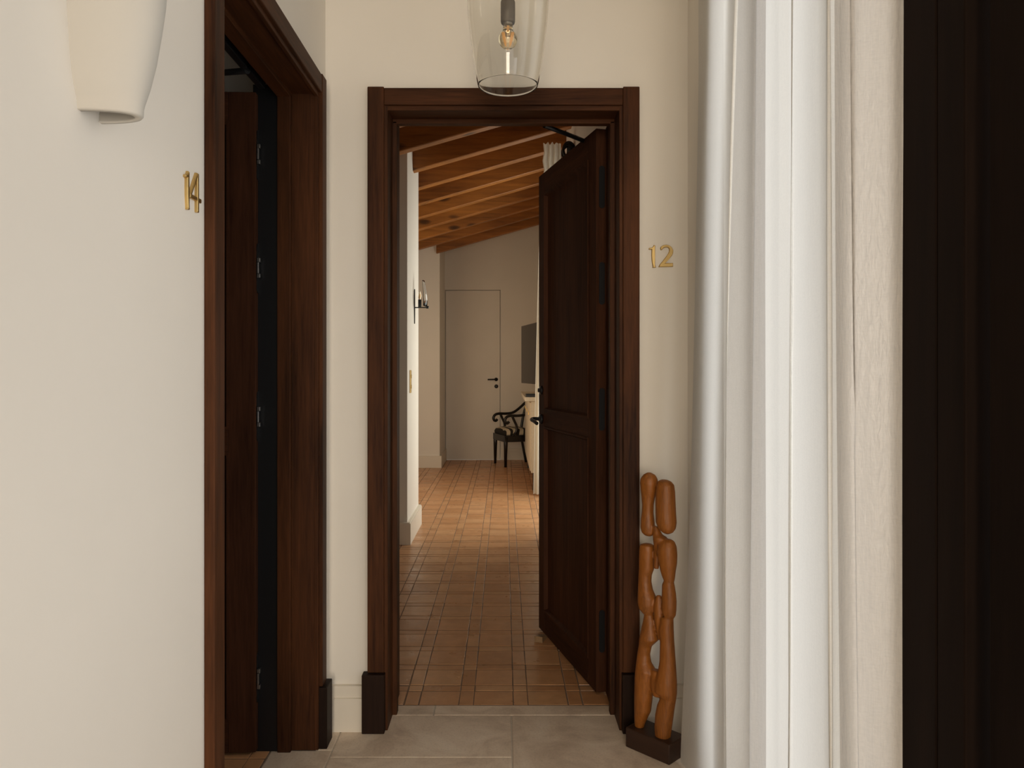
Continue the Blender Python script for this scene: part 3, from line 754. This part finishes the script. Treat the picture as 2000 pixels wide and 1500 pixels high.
# scroll armchair: local x = forward, y = to its left
chx, chy = 0.11, 10.42
fa = math.atan2(-0.316, -0.95)
ch = tag(empty('armchair', (chx, chy, 0), fa), 'black scroll armed chair with striped seat in the far right corner', 'chair')
FX = 0.20; AX = 0.145; HWc = 0.255
for s in (-1, 1):
    MB().tube([(FX-0.03, s*(HWc-0.028), 0.40), (FX-0.028, s*(HWc-0.028), 0.30), (FX-0.025, s*(HWc-0.03), 0.0)], [0.030, 0.027, 0.017], 12).build('leg', LACQUER, ch)
    MB().tube(smoothp([(-0.20, s*0.22, 0.42), (-0.22, s*0.22, 0.30), (-0.28, s*0.22, 0.0)], 4), 0.018, 10).build('leg', LACQUER, ch)
    arm = smoothp([(AX-0.010, s*HWc, 0.612), (AX+0.012, s*HWc, 0.590), (AX+0.038, s*HWc, 0.602), (AX+0.045, s*HWc, 0.638), (AX+0.018, s*HWc, 0.676), (AX-0.04, s*HWc, 0.690), (AX-0.14, s*HWc, 0.688), (AX-0.24, s*HWc*0.98, 0.702), (AX-0.33, s*HWc*0.95, 0.76), (AX-0.42, s*HWc*0.92, 0.84)], 5)
    MB().tube(arm, 0.019, 10).build('arm', LACQUER, ch)
    sup = smoothp([(AX-0.055, s*HWc, 0.682), (AX-0.085, s*HWc, 0.62), (AX-0.120, s*HWc, 0.54), (AX-0.110, s*HWc, 0.47), (AX-0.06, s*HWc, 0.415)], 5)
    MB().tube(sup, 0.017, 10).build('arm_support', LACQUER, ch)
    MB().tube(smoothp([(-0.20, s*0.22, 0.40), (-0.23, s*0.225, 0.60), (-0.28, s*0.23, 0.78), (-0.34, s*0.23, 0.92)], 5), 0.019, 10).build('back_post', LACQUER, ch)
MB().box((-0.22, -0.25, 0.335), (FX, 0.25, 0.425), 0.006).build('seat_frame', LACQUER, ch)
cus = MB(); rings = []
for z, ins in ((0.425, 0.0), (0.455, -0.006), (0.485, 0.006), (0.505, 0.03), (0.515, 0.075)):
    x0, x1, y0, y1 = -0.20+ins, FX-0.012-ins, -0.235+ins, 0.235-ins
    r_ = 0.04; ring = []
    for cx, cy, a0 in ((x1-r_, y1-r_, 0), (x0+r_, y1-r_, PI/2), (x0+r_, y0+r_, PI), (x1-r_, y0+r_, 1.5*PI)):
        ring += [(cx+r_*math.cos(a0+PI/2*i/4), cy+r_*math.sin(a0+PI/2*i/4), z) for i in range(5)]
    rings.append(ring)
cus.loft(rings); cus.build('seat_cushion', ZEBRA, ch)
MB().tube([(-0.345, -0.25, 0.90), (-0.355, 0, 0.92), (-0.345, 0.25, 0.90)], 0.028, 10).build('crest_rail', LACQUER, ch)
MB().tube([(-0.275, -0.225, 0.72), (-0.285, 0, 0.72), (-0.275, 0.225, 0.72)], 0.016, 8).build('back_rail', LACQUER, ch)

# bedroom curtain bunched on its rod beyond the door
def bedroom_curtain(yc, x0b, x0t, x1, ztop, label, ruffle):
    cb = tag(empty('bedroom_curtain', (x1, yc, 0)), label, 'curtain', 'bedroom window curtains')
    mb = MB(); nu, nzc = 56, 44; vs = []
    for j in range(nzc+1):
        t = j/nzc; z = 0.015+(ztop-0.015)*t
        xl = x0b+(x0t-x0b)*t**1.15
        for i in range(nu+1):
            u = i/nu
            rf = ruffle*(0.5 if j == nzc else 1.0)*max(0.0, (t-0.86)/0.14)
            vs.append((xl+(x1-xl)*u+0.006*math.sin(z*38)*(1-u)*(t > 0.86)*(ruffle > 0)-x1, 0.028*(1-0.35*t)*math.sin(u*PI*7+0.5*math.sin(z*1.5)), z+rf*0.012*math.sin(u*PI*9)))
    n = nu+1
    mb.add(vs, [(j*n+i, j*n+i+1, (j+1)*n+i+1, (j+1)*n+i) for j in range(nzc) for i in range(nu)], True)
    mb.build('fabric', BEDSHEER, cb, fix=False)
ZN = zpx(280, 5.88)
bedroom_curtain(5.88, 0.285, 0.303, 0.440, ZN, 'gathered off white curtain whose ruffled top shows above the open central door', 1.0)
bedroom_curtain(7.88, 0.302, 0.372, 0.505, 3.12, 'narrow bright strip of off white curtain between cabinet and open central door', 0.0)
rod = tag(empty('curtain_rod', (0.500, 5.86, ZN-0.03)), 'black curtain rod end with ring beside the ruffled curtain top', 'curtain rod')
MB().tube([(0, -0.10, -0.03), (0, 1.93, -0.03)], 0.013, 12).build('rod', BLACK, rod)
for yy in (-0.06, 0.02):
    rg = MB(); n = 24
    rings = [[(0.042*math.cos(a)*(1+0.26*math.cos(q))-0.006, yy+0.013*math.sin(q), 0.056*math.sin(a)*(1+0.26*math.cos(q))-0.045) for q in [2*PI*k/10 for k in range(10)]] for a in [2*PI*i/n for i in range(n+1)]]
    rg.loft(rings, True, False); rg.build('ring', BLACK, rod)
MB().box((-0.012, 0.035, -0.09), (0.040, 0.065, 0.02), 0.004).build('bracket', BLACK, rod)

# wooden wedge under the open door
we = tag(empty('door_wedge', (0.183, 3.70, 0), math.radians(70)), 'small wooden wedge on the tiles under the open central door', 'door wedge')
mb = MB(); mb.prism([(-0.055, 0.001), (0.05, 0.001), (0.05, 0.006), (-0.055, 0.030)], 'Y', -0.020, 0.020)
WEDGE = wood('raw_wedge_wood', (0.20, 0.12, 0.06), (0.40, 0.26, 0.14), 'X')
mb.build('wedge_body', WEDGE, we)
